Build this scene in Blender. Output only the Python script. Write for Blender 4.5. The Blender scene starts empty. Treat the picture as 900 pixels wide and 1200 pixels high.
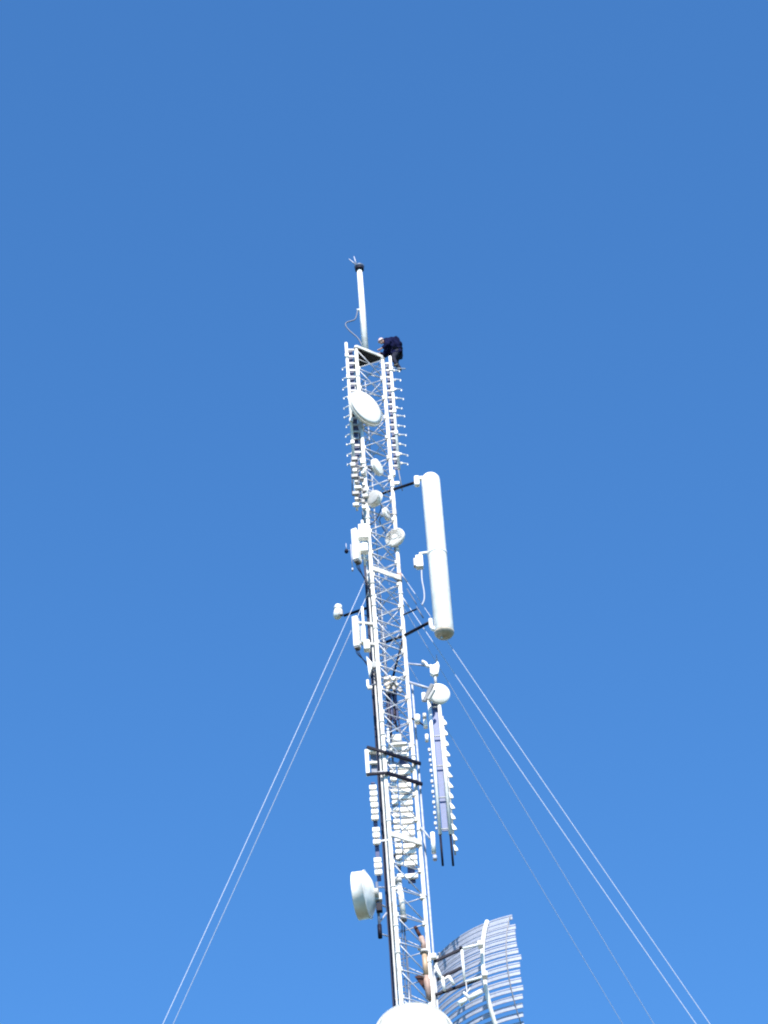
import bpy, bmesh, math, random
from mathutils import Vector, Matrix
R = math.radians
random.seed(7)
scene = bpy.context.scene
col = scene.collection

# ------------------------------------------------------------------ camera
F_PX = 3154.0                      # focal length in pixels of the 900 x 1200 photograph
PITCH, YAW, ROLL = 40.0, -0.24, 4.26
CAM = Vector((0.0, -75.0, 1.6))
cam_d = bpy.data.cameras.new("camera"); cam = bpy.data.objects.new("camera", cam_d); col.objects.link(cam)
cam_d.sensor_fit = 'VERTICAL'; cam_d.sensor_height = 24.0
cam_d.lens = 24.0 * F_PX / 1200.0
cam_d.clip_start = 0.1; cam_d.clip_end = 5000.0
CAM_M = Matrix.Rotation(R(YAW), 3, 'Z') @ Matrix.Rotation(R(90 + PITCH), 3, 'X') @ Matrix.Rotation(R(-ROLL), 3, 'Z')
cam.matrix_world = Matrix.Translation(CAM) @ CAM_M.to_4x4()
scene.camera = cam
scene.cycles.filter_width = 2.1
scene.render.resolution_x, scene.render.resolution_y = 768, 1024

# ------------------------------------------------------------------ sky, sun, exposure
SUN_AZ = 4.0      # degrees to the right of straight behind the camera
SUN_EL = 50.0
world = bpy.data.worlds.new("World"); scene.world = world; world.use_nodes = True
wt = world.node_tree; bg = wt.nodes['Background']
sky = wt.nodes.new('ShaderNodeTexSky'); sky.sky_type = 'NISHITA'; sky.sun_disc = False
sky.sun_elevation = R(SUN_EL); sky.sun_rotation = R(180 - SUN_AZ)
sky.air_density = 1.25; sky.dust_density = 0.0; sky.ozone_density = 3.0; sky.altitude = 1800
grade = wt.nodes.new('ShaderNodeMix'); grade.data_type = 'RGBA'; grade.blend_type = 'MULTIPLY'; grade.inputs['Factor'].default_value = 1.0
grade.inputs[7].default_value = (.455, .885, 1.22, 1)      # the clear, deep blue of the day
wt.links.new(sky.outputs[0], grade.inputs[6]); wt.links.new(grade.outputs[2], bg.inputs[0]); bg.inputs[1].default_value = 0.11
sd = bpy.data.lights.new("sun", 'SUN'); sd.energy = 5.0; sd.angle = R(0.5); sd.color = (1.0, 0.94, 0.85)
so = bpy.data.objects.new("sun", sd); col.objects.link(so)
to_sun = Vector((math.sin(R(SUN_AZ)) * math.cos(R(SUN_EL)), -math.cos(R(SUN_AZ)) * math.cos(R(SUN_EL)), math.sin(R(SUN_EL))))
so.rotation_euler = to_sun.to_track_quat('Z', 'Y').to_euler(); so.location = (30, -60, 120)
vs = scene.view_settings
vs.view_transform = 'Standard'; vs.look = 'None'; vs.gamma = 1.0; vs.exposure = 0.9; vs.use_curve_mapping = False

# ------------------------------------------------------------------ measuring helpers (where a point of the mast stands)
def ray(px, py):
    return CAM_M @ Vector(((px - 450) / F_PX, -(py - 600) / F_PX, -1.0))
def at(px, py, v):
    d = ray(px, py); t = (v - CAM.y) / d.y
    return CAM + d * t
def proj(p):
    q = CAM_M.transposed() @ (Vector(p) - CAM)
    return 450 + F_PX * q.x / -q.z, 600 - F_PX * q.y / -q.z
def zrow(x, v, py):
    lo, hi = 0.0, 140.0
    for _ in range(50):
        m = (lo + hi) / 2
        if proj((x, v, m))[1] > py: lo = m
        else: hi = m
    return lo

# ------------------------------------------------------------------ materials
def mat(name, c, rough=0.5, metal=0.0, var=0.12, scale=6.0, bump=0.0, c2=None, spec=0.5):
    m = bpy.data.materials.new(name); m.use_nodes = True
    nt = m.node_tree; b = nt.nodes['Principled BSDF']
    b.inputs['Roughness'].default_value = rough; b.inputs['Metallic'].default_value = metal
    b.inputs['Specular IOR Level'].default_value = spec
    tc = nt.nodes.new('ShaderNodeTexCoord'); n = nt.nodes.new('ShaderNodeTexNoise')
    n.inputs['Scale'].default_value = scale; n.inputs['Detail'].default_value = 6.0
    nt.links.new(tc.outputs['Object'], n.inputs['Vector'])
    r = nt.nodes.new('ShaderNodeValToRGB')
    lo = c2 if c2 else tuple(x * (1 - var * 2) for x in c)
    r.color_ramp.elements[0].position = 0.3; r.color_ramp.elements[0].color = (*lo, 1)
    r.color_ramp.elements[1].position = 0.62; r.color_ramp.elements[1].color = (*c, 1)
    nt.links.new(n.outputs['Fac'], r.inputs['Fac']); nt.links.new(r.outputs['Color'], b.inputs['Base Color'])
    if bump:
        bp = nt.nodes.new('ShaderNodeBump'); bp.inputs['Strength'].default_value = bump
        nt.links.new(n.outputs['Fac'], bp.inputs['Height']); nt.links.new(bp.outputs['Normal'], b.inputs['Normal'])
    return m
M = {
 'paint': mat('white_mast_paint', (.80, .80, .78), .45, 0, .10, 3.0, c2=(.40, .38, .33)),
 'galv': mat('galvanised_steel', (.46, .48, .53), .45, .2, .14, 9.0),
 'wire': mat('guy_strand_steel', (.50, .54, .62), .5, .1, .1, 12.0),
 'white': mat('white_fibreglass', (.83, .83, .80), .4, 0, .05, 3.0, c2=(.68, .66, .61)),
 'cover': mat('white_radome_fabric', (.82, .82, .79), .6, 0, .08, 1.5, .15),
 'grey': mat('grey_plastic', (.22, .22, .23), .5, 0, .1, 8.0),
 'lgrey': mat('light_grey_plastic', (.48, .47, .45), .5, 0, .1, 8.0),
 'tan': mat('weathered_end_cap', (.50, .44, .36), .6, 0, .15, 7.0),
 'dark': mat('dark_steel', (.010, .010, .022), .5, .1, .15, 7.0),
 'cable': mat('black_cable_jacket', (.010, .010, .026), .6, 0, .2, 20.0),
 'bluecable': mat('grey_cable_jacket', (.10, .13, .20), .5, 0, .1, 20.0),
 'plate': mat('blue_grey_plate', (.085, .10, .20), .5, 0, .1, 8.0),  # even blue-grey base for backing strips and some loose cables
 'gap_tone': mat('rail_gap_tone', (.075, .115, .28), .5, 0, .1, 8.0),  # dark blue tone for the gap between the twin rails
 'bundle': mat('blue_black_feeder_jackets', (.022, .026, .07), .6, 0, .2, 20.0),
 'navy': mat('navy_work_cloth', (.004, .006, .040), .95, 0, .2, 9.0, .1),
 'trouser': mat('dark_grey_trouser_cloth', (.03, .032, .055), .9, 0, .25, 9.0, .4),
 'skin': mat('skin', (.55, .33, .25), .5, 0, .05, 20.0),
 'helmet': mat('pale_helmet_plastic', (.75, .52, .48), .3, 0, .03, 5.0),
 'boot': mat('boot_leather', (.03, .025, .022), .6, 0, .2, 12.0),
 'beige': mat('weathered_beige_box', (.62, .52, .42), .55, 0, .2, 6.0),
 'copper': mat('tan_waveguide_jacket', (.48, .34, .22), .5, 0, .15, 5.0),
 'rust': mat('rusty_brown_steel', (.07, .032, .028), .7, .1, .3, 9.0),
 'pink': mat('faded_red_band', (.40, .27, .22), .6, 0, .15, 8.0),
 'grating': mat('platform_grating', (.05, .05, .06), .7, .2, .2, 10.0),
 'slat': mat('aluminium_slat', (.40, .42, .50), .5, .1, .08, 8.0),
 'ground': mat('scrub_hill_ground', (.09, .085, .05), .95, 0, .3, .35, .4, c2=(.035, .05, .02), spec=.1),
 'painted_folds': mat('painted_crease_fabric', (.60, .61, .57), .65, 0, .1, 3.0, .3),
}
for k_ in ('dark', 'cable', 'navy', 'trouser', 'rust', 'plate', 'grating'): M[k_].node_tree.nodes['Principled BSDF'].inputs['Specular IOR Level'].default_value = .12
nt = M['painted_folds'].node_tree; wv = nt.nodes.new('ShaderNodeTexWave'); wv.inputs['Scale'].default_value = .9; wv.inputs['Distortion'].default_value = 3.5; wv.inputs['Detail'].default_value = 2
wr = nt.nodes.new('ShaderNodeValToRGB'); wr.color_ramp.elements[0].position = .0; wr.color_ramp.elements[0].color = (.47, .48, .44, 1); wr.color_ramp.elements[1].position = .25; wr.color_ramp.elements[1].color = (.60, .61, .57, 1)  # wave bands paint the shade of the fabric creases into its colour
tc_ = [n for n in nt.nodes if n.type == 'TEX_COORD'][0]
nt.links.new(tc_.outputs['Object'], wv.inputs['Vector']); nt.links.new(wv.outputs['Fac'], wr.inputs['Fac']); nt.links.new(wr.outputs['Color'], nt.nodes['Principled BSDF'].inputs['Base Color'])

# ------------------------------------------------------------------ mesh helpers
def frame(axis):
    a = Vector(axis).normalized()
    h = Vector((0, 0, 1)) if abs(a.z) < .95 else Vector((1, 0, 0))
    x = h.cross(a).normalized(); return x, a.cross(x).normalized(), a
class MB:
    def __init__(s): s.v = []; s.f = []; s.sm = []
    def face(s, idx, smooth=False): s.f.append(idx); s.sm.append(smooth)
    def tube(s, p0, p1, r0, r1=None, n=10):
        return s.path([p0, p1], [r0, r0 if r1 is None else r1], n)
    def path(s, pts, r, n=10, closed=False):
        pts = [Vector(p) for p in pts]
        rs = r if isinstance(r, (list, tuple)) else [r] * len(pts)
        b = len(s.v); x0 = None
        for i, p in enumerate(pts):
            d = (pts[min(i + 1, len(pts) - 1)] - pts[max(i - 1, 0)])
            x, y, a = frame(d)
            if x0 is not None:
                x = (x0 - a * x0.dot(a)).normalized(); y = a.cross(x)
            x0 = x
            for k in range(n):
                t = 2 * math.pi * k / n
                s.v.append(p + (x * math.cos(t) + y * math.sin(t)) * rs[i])
        for i in range(len(pts) - 1):
            for k in range(n):
                a0 = b + i * n; k2 = (k + 1) % n
                s.face([a0 + k, a0 + k2, a0 + n + k2, a0 + n + k], True)
        s.face([b + k for k in range(n)][::-1]); e = b + (len(pts) - 1) * n
        s.face([e + k for k in range(n)])
        return s
    def box(s, c, size, ax=None):
        c = Vector(c)
        if ax is None: ax = (Vector((1, 0, 0)), Vector((0, 1, 0)), Vector((0, 0, 1)))
        b = len(s.v)
        for i in (-.5, .5):
            for j in (-.5, .5):
                for k in (-.5, .5):
                    s.v.append(c + ax[0] * (i * size[0]) + ax[1] * (j * size[1]) + ax[2] * (k * size[2]))
        for q in ((0, 1, 3, 2), (4, 6, 7, 5), (0, 4, 5, 1), (2, 3, 7, 6), (0, 2, 6, 4), (1, 5, 7, 3)):
            s.face([b + t for t in q])
        return s
    def beam(s, p0, p1, w, h):
        p0, p1 = Vector(p0), Vector(p1); x, y, a = frame(p1 - p0)
        return s.box((p0 + p1) / 2, (w, h, (p1 - p0).length), (x, y, a))
    def lathe(s, o, axis, prof, n=40, flat=()):
        """prof: (radius, along the axis)"""
        x, y, a = frame(axis); o = Vector(o); b = len(s.v); rings = []
        for r, t in prof:
            if r < 1e-5: s.v.append(o + a * t); rings.append([len(s.v) - 1])
            else:
                st = len(s.v)
                for k in range(n):
                    an = 2 * math.pi * k / n
                    s.v.append(o + a * t + (x * math.cos(an) + y * math.sin(an)) * r)
                rings.append(list(range(st, st + n)))
        for i in range(len(rings) - 1):
            A, B = rings[i], rings[i + 1]; sm = i not in flat
            for k in range(n):
                k2 = (k + 1) % n
                if len(A) == 1 and len(B) == 1: continue
                if len(A) == 1: s.face([A[0], B[k2], B[k]][::-1], sm)
                elif len(B) == 1: s.face([A[k], A[k2], B[0]], sm)
                else: s.face([A[k], A[k2], B[k2], B[k]], sm)
        if len(rings[0]) > 1: s.face(rings[0][::-1])
        if len(rings[-1]) > 1: s.face(rings[-1])
        return s
    def poly(s, pts, thick, nrm):
        nrm = Vector(nrm).normalized() * thick; b = len(s.v); n = len(pts)
        for p in pts: s.v.append(Vector(p))
        for p in pts: s.v.append(Vector(p) + nrm)
        s.face(list(range(b, b + n))[::-1]); s.face(list(range(b + n, b + 2 * n)))
        for k in range(n): s.face([b + k, b + (k + 1) % n, b + n + (k + 1) % n, b + n + k])
        return s
    def build(s, name, m, parent=None, bevel=0.0, label=None):
        o0 = Vector((0, 0, 0))
        if s.v:
            o0 = sum(s.v, Vector((0, 0, 0))) / len(s.v)
        me = bpy.data.meshes.new(name)
        me.from_pydata([tuple(p - o0) for p in s.v], [], s.f)
        for p, f in zip(me.polygons, s.sm): p.use_smooth = f
        me.materials.append(m); me.update()
        bm = bmesh.new(); bm.from_mesh(me); bmesh.ops.recalc_face_normals(bm, faces=bm.faces); bm.to_mesh(me); bm.free()
        o = bpy.data.objects.new(name, me); col.objects.link(o)
        if parent is not None:
            o.parent = parent
            w = parent_world(parent)
            o.location = o0 - w
        else: o.location = o0
        if bevel:
            bv = o.modifiers.new('bevel', 'BEVEL'); bv.width = bevel; bv.segments = 2; bv.limit_method = 'ANGLE'
        if label: o['label'] = label
        return o
def parent_world(p):
    w = Vector((0, 0, 0))
    while p is not None: w = w + Vector(p.location); p = p.parent
    return w
def tag(o, label, cat, group=None):
    o['label'] = label; o['category'] = cat
    if group: o['group'] = group
    return o
def thing(name, loc, label, cat, group=None):
    o = bpy.data.objects.new(name, None); o.empty_display_size = .3; col.objects.link(o); o.location = loc
    return tag(o, label, cat, group)
V = Vector
Z = V((0, 0, 1))

def smooth(pts, it=2):
    for _ in range(it):
        o = [pts[0]]
        for a, b in zip(pts, pts[1:]): o += [a * .75 + b * .25, a * .25 + b * .75]
        pts = o + [pts[-1]]
    return pts
# ------------------------------------------------------------------ ground
g = MB(); S = 1500; n = 48; idx = {}
for i in range(n + 1):
    for j in range(n + 1):
        x = -S + 2 * S * i / n; y = -S + 2 * S * j / n
        d = math.hypot(x, y + 30)
        idx[i, j] = len(g.v); g.v.append(V((x, y, 0 if d < 160 else -(d - 160) * .06 + 3 * math.sin(x * .011) * math.cos(y * .009))))
for i in range(n):
    for j in range(n): g.face([idx[i, j], idx[i + 1, j], idx[i + 1, j + 1], idx[i, j + 1]], True)
go = g.build('ground', M['ground']); go['kind'] = 'structure'
slab = MB().box((0, 0, .2), (3.2, 3.2, .5)).build('foundation_slab', M['lgrey']); slab['kind'] = 'structure'

# ------------------------------------------------------------------ lattice mast
AL = R(35.5); W = 1.2
E1 = V((math.cos(AL), math.sin(AL), 0)); E2 = V((-math.sin(AL), math.cos(AL), 0))
FL = E1 * (-.5 * W) - E2 * (W * .2887); FR = E1 * (.5 * W) - E2 * (W * .2887); RL = E2 * (W * .5774)
H_TOP = zrow(FL.x, FL.y, 408)
mast = thing('lattice_mast', (0, 0, .45), 'tall slender triangular lattice mast of white and galvanised tubes carrying all the antennas', 'mast')
SEC = 6.0; BAY = 1.0
def up(p, z): return V((p.x, p.y, z))
for p in (FL, FR, RL):
    m = MB(); m.tube(up(p, .45), up(p, H_TOP), .068, n=14)
    z = H_TOP
    while z > 6:
        m.tube(up(p, z - .03), up(p, z), .095, n=14); z -= SEC
    z = H_TOP - 1.05
    while z > 40:
        m.box(up(p, z) + (-p.normalized() * .05), (.16, .16, .10 + .05 * random.random()))
        if random.random() < .35: m.tube(up(p, z - .45), up(p, z - .38), .085, n=12)
        z -= BAY
    m.build('leg', M['paint'], mast)
BAY = 1.0
zb = H_TOP - .05
faces = ((FL, FR), (FR, RL), (RL, FL))
k = 0
low = MB()
while zb - BAY > 1.0:
    vis = zb > 41.0
    for fi, (a, b) in enumerate(faces):
        d = (b - a).normalized() * .05
        if fi == 0: pa, pb = up(a, zb - .06) + d, up(b, zb - BAY + .06) - d
        elif fi == 1: pa, pb = up(a, zb - BAY + .06) + d, up(b, zb - .06) - d
        else: pa, pb = (up(a, zb - .06) + d, up(b, zb - BAY + .06) - d) if k % 2 else (up(a, zb - BAY + .06) + d, up(b, zb - .06) - d)
        ha, hb = up(a, zb - BAY) + d, up(b, zb - BAY) - d
        if vis:
            MB().tube(pa, pb, .020, n=8).build('diagonal_brace', M['galv'], mast)
            MB().tube(ha, hb, .019, n=8).build('horizontal_brace', M['galv'], mast)
            if zrow(0, 0, 880) < zb:        # the crossed bracing of the middle sections
                hp = 1 if fi != 2 or k % 2 else -1
                za, zc2 = (zb - BAY + .06, zb - .06) if (fi == 0 or (fi == 2 and k % 2)) else (zb - .06, zb - BAY + .06)
                MB().tube(up(a, za) + d, up(b, zc2) - d, .018, n=8).build('cross_brace', M['galv'], mast)
                MB().tube(up(a, zb - BAY * .5) + d, up(b, zb - BAY * .5) - d, .013, n=8).build('secondary_brace', M['galv'], mast)
        else:
            low.tube(pa, pb, .020, n=6); low.tube(ha, hb, .017, n=6)
    zb -= BAY; k += 1
lo = low.build('lower_bracing', M['galv'], mast); lo['kind'] = 'stuff'
# top platform, seen dark from below
MB().poly([up(FL, H_TOP + .01) * 1, up(FR, H_TOP + .01), up(RL, H_TOP + .01)], .05, Z).build('top_platform', M['grating'], mast)
for a, b in faces:
    MB().beam(up(a, H_TOP + .09), up(b, H_TOP + .09), .10, .12).build('platform_edge', M['paint'], mast, .01)
# flat collars where the guys and section joints are
for py in (672, 983):
    zc = zrow(FL.x, FL.y, py - 5)
    off = -E2 * .075
    MB().beam(up(FL, zc) + off, up(FR, zc) + off, .05, .20).build('collar_plate', M['paint'], mast, .01)
    MB().beam(up(RL, zc), up(FL, zc), .04, .10).build('collar_plate', M['galv'], mast, .01)
zg = zrow(FR.x, FR.y, 676)
MB().tube(up(FR, zg - .25), up(FR, zg + .15), .085, n=14).build('guy_clamp', M['pink'], mast, label='faded reddish guy clamp')
# cable run down the rear leg
c = MB()
zt = zrow(RL.x, RL.y, 600)
for i in range(6):
    ox = V((-.09 - .030 * (i % 3), -.05 + .06 * (i // 3), 0))
    pts = []
    zz = zt - i * .9
    while zz > 1:
        pts.append(up(RL, zz) + ox + V((.012 * math.sin(zz * .7 + i), .01 * math.cos(zz * .9 + i * 2), 0))); zz -= 1.5
    c.path(pts, .016, 8)
c.build('cable_bundle', M['bundle'], mast)
# conduit beside the front right leg
zc = zrow(FR.x, FR.y, 800)
MB().tube(up(FR, .5) + V((.15, .12, 0)), up(FR, zc) + V((.15, .12, 0)), .035).build('conduit', M['galv'], mast)
zc = zrow(FL.x, FL.y, 700)
MB().tube(up(FL, .5) + V((-.14, .02, 0)), up(FL, zc) + V((-.14, .02, 0)), .03).build('conduit', M['lgrey'], mast)
lx = (FL + FR) * .5 * .1 + RL * .45
for o_ in (-.16, .16): MB().tube(up(lx, .5) + E1 * o_, up(lx, H_TOP - .8) + E1 * o_, .022, n=8).build('ladder_stringer', M['galv'], mast)
lr = MB(); z = 42.0; zr = []
while z < H_TOP - 1: zr.append(z); z += .3
lr = [MB().tube(up(lx, z) - E1 * .16, up(lx, z) + E1 * .16, .013, n=6) for z in zr[-99:]]
for q in lr: q.build('ladder_rung', M['galv'], mast)
ic = MB()
for i in range(3):
    pts = []; z = 1.0
    while z < zrow(0, 0, 640 + 40 * i): pts.append(V((-.10 + .05 * i + .03 * math.sin(z * .8 + i * 2), .12 + .04 * i, z))); z += .9
    ic.path(pts, .02, 6)
ic.build('inner_cable', M['bluecable'], mast)
# foothold bars for the climber
zf = zrow(FR.x + .5, .3, 433)
MB().path([up(FR, zf) , V((FR.x + .45, .22, zf)), V((FR.x + .85, .30, zf))], .025, 8).build('foothold', M['galv'], mast)

# ------------------------------------------------------------------ generic antenna parts
def drum(name, c, nrm, d, depth, label, face='cover', shell='white', mount=None, group=None, cat='dish antenna', bulge=.06, back=.35):
    """shrouded microwave dish: c = centre of its front face, nrm = where it looks"""
    nrm = V(nrm).normalized(); r = d / 2
    t = thing(name, c, label, cat, group)
    MB().lathe(c, -nrm, [(r, .015), (r * 1.0, .0), (r * 1.015, .02), (r * 1.0, .05), (r * 1.0, depth), (r * 1.03, depth + .004), (r * 1.03, depth + .03), (r * .95, depth + .035), (r * .86, depth + d * back * .35), (r * .62, depth + d * back * .75), (r * .16, depth + d * back)], 48, flat=(0, 2, 4, 5, 6)).build('shroud', M[shell], t)
    MB().lathe(c, nrm, [(r * .975, 0.0), (r * .8, bulge * d * .5), (r * .45, bulge * d * .85), (0, bulge * d)], 48).build('radome', M[face], t)
    q = c - nrm * (depth + d * back)
    hub = MB().tube(q + nrm * .03, q - nrm * .12, r * .2, n=14).build('hub', M['lgrey'], t)
    if mount is not None:
        mount = V(mount)
        m = MB(); m.tube(q - nrm * .06, mount, .035, n=8)
        m.box(mount, (.16, .16, .24))
        m.build('mount', M['grey'], t, .01)
        leg = min((FL, FR, RL), key=lambda l: (up(l, 0) - V((mount.x, mount.y, 0))).length)
        e = up(leg, c.z - 1.3) + V((-.09, -.04, 0)); q2 = q - nrm * .12
        MB().path(smooth([q2, q2 - nrm * .12 - Z * .15, q2 * .6 + e * .4 - Z * .45, e + V((0, -.06, .1)), e - Z * .5], 2), .016, 6).build('feed_cable', M['cable'], t)
    return t

# ------------------------------------------------------------------ top pole
PX, PY = 0.06, 0.02
zp0 = H_TOP + .13; zp1 = zrow(PX, PY, 313)
t = thing('omni_antenna', (PX, PY, zp0), 'white tube antenna at the very top of the mast with dark cap and forked tip', 'antenna')
MB().path([(PX, PY, zp0), (PX, PY, zp0 + (zp1 - zp0) * .5), (PX, PY, zp1)], [.13, .12, .10], 20).build('tube', M['white'], t)
cp = MB().lathe((PX, PY, zp1), Z, [(.12, -.10), (.19, -.02), (.2, .03), (.13, .09), (.03, .14)], 24).build('cap', M['bluecable'], t)
MB().lathe((PX, PY, zp1 - .13), Z, [(.15, -.06), (.175, -.03), (.175, .06)], 20).build('gasket', M['cable'], cp)
q = V((PX - .1, PY, zp1 + .1))
for dx, dz in ((-.28, .34), (-.08, .46)):
    MB().tube(q, q + V((dx, -.05, dz)), .03, .018).build('prong', M['slat'], t)
zc = zrow(PX, PY, 363)
MB().tube((PX - .22, PY, zc), (PX - .02, PY, zc), .05).build('side_knob', M['white'], t)
pts = [at(419, 364, 0), at(418, 370, 0), at(416, 375, 0), at(410, 376.5, 0), at(405.5, 378, 0), at(404.5, 381, 0), at(407, 385, 0), at(411, 389, 0), at(416, 393, 0), at(421, 398, 0), at(424, 405, 0)]
MB().path(smooth(pts), .028, 8).build('feed_cable', M['bluecable'], t)

# ------------------------------------------------------------------ worker at the top
def skin_mesh(verts, edges, radii, root=0, sub=1, vox=0):
    me = bpy.data.meshes.new('tmp'); me.from_pydata([tuple(v) for v in verts], edges, [])
    o = bpy.data.objects.new('tmp', me); col.objects.link(o)
    o.modifiers.new('s', 'SKIN').use_smooth_shade = True
    ly = me.skin_vertices[0].data
    for i, r in enumerate(radii): ly[i].radius = (r, r); ly[i].use_root = (i == root)
    if vox:
        rm = o.modifiers.new('r', 'REMESH'); rm.mode = 'VOXEL'; rm.voxel_size = vox
        sm = o.modifiers.new('m', 'SMOOTH'); sm.iterations = 6; sm.factor = .5
    sb = o.modifiers.new('u', 'SUBSURF'); sb.levels = sub; sb.render_levels = sub
    dg = bpy.context.evaluated_depsgraph_get(); dg.update()
    out = bpy.data.meshes.new_from_object(o.evaluated_get(dg))
    bpy.data.objects.remove(o, do_unlink=True)
    return out
wk = thing('person', (FR.x + .6, .32, zf), 'worker in a navy jacket leaning over the top of the mast beside the pole', 'person')
base = V((FR.x + .52, .32, zf + .05))
def J(x, y, z): return base + V((x, y, z))
sk = {
 'pelvis': (J(.02, 0, .84), .15), 'waist': (J(.0, 0, 1.0), .145), 'chest': (J(-.16, 0, 1.19), .165), 'shc': (J(-.27, 0, 1.31), .12),
 'neck': (J(-.36, -.01, 1.37), .055), 'headb': (J(-.43, -.01, 1.43), .06),
 'hl': (J(.05, -.11, .76), .10), 'kl': (J(-.12, -.15, .42), .07), 'al': (J(.02, -.14, .08), .045), 'tl': (J(-.13, -.15, .03), .04),
 'hr': (J(.05, .11, .76), .10), 'kr': (J(-.02, .15, .42), .07), 'ar': (J(.14, .14, .08), .045), 'tr': (J(-.01, .15, .03), .04),
 'sl': (J(-.26, -.20, 1.27), .075), 'el': (J(-.28, -.33, 1.0), .05), 'wl': (J(-.50, -.26, .90), .033), 'pl': (J(-.58, -.22, .88), .032),
 'sr': (J(-.26, .20, 1.27), .075), 'er': (J(-.40, .26, 1.02), .05), 'wr': (J(-.58, .10, .95), .033), 'pr': (J(-.66, .06, .93), .032),
}
keys = list(sk); ed = [('pelvis','waist'),('waist','chest'),('chest','shc'),('shc','neck'),('neck','headb'),('pelvis','hl'),('hl','kl'),('kl','al'),('al','tl'),
 ('pelvis','hr'),('hr','kr'),('kr','ar'),('ar','tr'),('shc','sl'),('sl','el'),('el','wl'),('wl','pl'),('shc','sr'),('sr','er'),('er','wr'),('wr','pr')]
vv = [sk[a][0] for a in keys]; rr = [sk[a][1] * .86 for a in keys]; ee = [(keys.index(a), keys.index(b)) for a, b in ed]
for side in ('pl', 'pr'):                       # five bent fingers on each palm
    p = sk[side][0]; b0 = keys.index(side)
    for i, (L, oy) in enumerate(((.075, -.035), (.085, -.012), (.08, .012), (.065, .034))):
        a1 = p + V((-.045, oy, -.005)); a2 = a1 + V((-L * .5, 0, -.02)); a3 = a2 + V((-L * .15, 0, -L * .45))
        st = len(vv); vv += [a1, a2, a3]; rr += [.010, .009, .008]; ee += [(b0, st), (st, st + 1), (st + 1, st + 2)]
    sgn = -1 if side == 'pr' else 1
    a1 = p + V((-.005, .045 * sgn, -.01)); a2 = a1 + V((-.035, .012 * sgn, -.03))
    st = len(vv); vv += [a1, a2]; rr += [.012, .010]; ee += [(b0, st), (st, st + 1)]
me = skin_mesh(vv, ee, rr)
bm = bmesh.new(); bm.from_mesh(me)
hd = V(J(-.50, -.01, 1.49))                     # head: ellipsoid with brow, nose, chin and ears, looking left and down
look = V((-.82, -.22, -.53)).normalized(); hx = look.cross(Z).normalized(); hu = hx.cross(look).normalized()
hm = Matrix((hx, look, hu)).transposed()
def blob(c, s, seg=20):
    r = bmesh.ops.create_uvsphere(bm, u_segments=seg, v_segments=seg // 2, radius=1)
    for v in r['verts']:
        q = V((v.co.x * s[0], v.co.y * s[1], v.co.z * s[2])); v.co = hd + hm @ (V(c) + q)
blob((0, 0, 0), (.078, .098, .118)); blob((0, .06, -.055), (.05, .05, .06)); blob((0, .102, -.01), (.014, .022, .026), 10)
blob((.08, 0, -.01), (.012, .022, .034), 10); blob((-.08, 0, -.01), (.012, .022, .034), 10)
blob((0, .098, -.055), (.026, .012, .008), 10); blob((.03, .088, .02), (.02, .014, .008), 10); blob((-.03, .088, .02), (.02, .014, .008), 10)
for f in bm.faces: f.smooth = True
me2 = bpy.data.meshes.new('body'); bm.to_mesh(me2); bm.free(); me2.materials.append(M['skin'])
def own(name, me, m):
    me.materials.clear(); me.materials.append(m)
    w = parent_world(wk)
    me.transform(Matrix.Translation(-w))
    for p in me.polygons: p.use_smooth = True
    o = bpy.data.objects.new(name, me); col.objects.link(o); o.parent = wk; return o
own('body', me2, M['skin'])
def sub(names, edges, k, extra=0.0):
    ii = {a: i for i, a in enumerate(names)}
    return skin_mesh([sk[a][0] for a in names], [(ii[a], ii[b]) for a, b in edges], [sk[a][1] * k + extra for a in names])
jk = skin_mesh([sk['pelvis'][0], sk['waist'][0] + V((.03, 0, 0)), sk['chest'][0] + V((.05, 0, .03)), sk['shc'][0], sk['sl'][0], sk['el'][0], sk['wl'][0], sk['sr'][0], sk['er'][0], sk['wr'][0], sk['pelvis'][0] + V((.02, 0, -.14))],
    [(0, 1), (1, 2), (2, 3), (3, 4), (4, 5), (5, 6), (3, 7), (7, 8), (8, 9), (0, 10)], [.22, .27, .32, .21, .15, .10, .06, .15, .10, .06, .235], 0, 1, .03)
for v in jk.vertices:                            # loose, creased cloth
    c0 = v.co; v.co = c0 + V((math.sin(c0.z * 31 + c0.y * 17), math.sin(c0.x * 29 + c0.z * 13), math.sin(c0.y * 37))) * .014
own('jacket', jk, M['navy'])
own('trousers', sub(['pelvis', 'hl', 'kl', 'al', 'hr', 'kr', 'ar'], [('pelvis','hl'),('hl','kl'),('kl','al'),('pelvis','hr'),('hr','kr'),('kr','ar')], 1.25, .02), M['trouser'])
for a, b in (('al', 'tl'), ('ar', 'tr')):
    own('boot', skin_mesh([sk[a][0] + V((0, 0, .08)), sk[a][0] + V((.02, 0, -.02)), sk[b][0]], [(0, 1), (1, 2)], [.06, .06, .048]), M['boot'])
hb = MB()
hb.lathe(hd + hm @ V((0, -.005, .03)), hu, [(.125, -.005), (.118, .0), (.112, .03), (.095, .075), (.06, .105), (0, .12)], 24)
hb.poly([hd + hm @ V((x, y, .027)) for x, y in ((-.09, .08), (-.05, .14), (.05, .14), (.09, .08))], .012, hu)
hb.build('helmet', M['helmet'], wk)
hs = MB()
hs.path([sk['pelvis'][0] + V((.17*math.cos(a), .17*math.sin(a)*1.05, .08)) for a in [2*math.pi*i/16 for i in range(17)]], .028, 6)
hs.build('tool_belt', M['cable'], wk)

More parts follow.
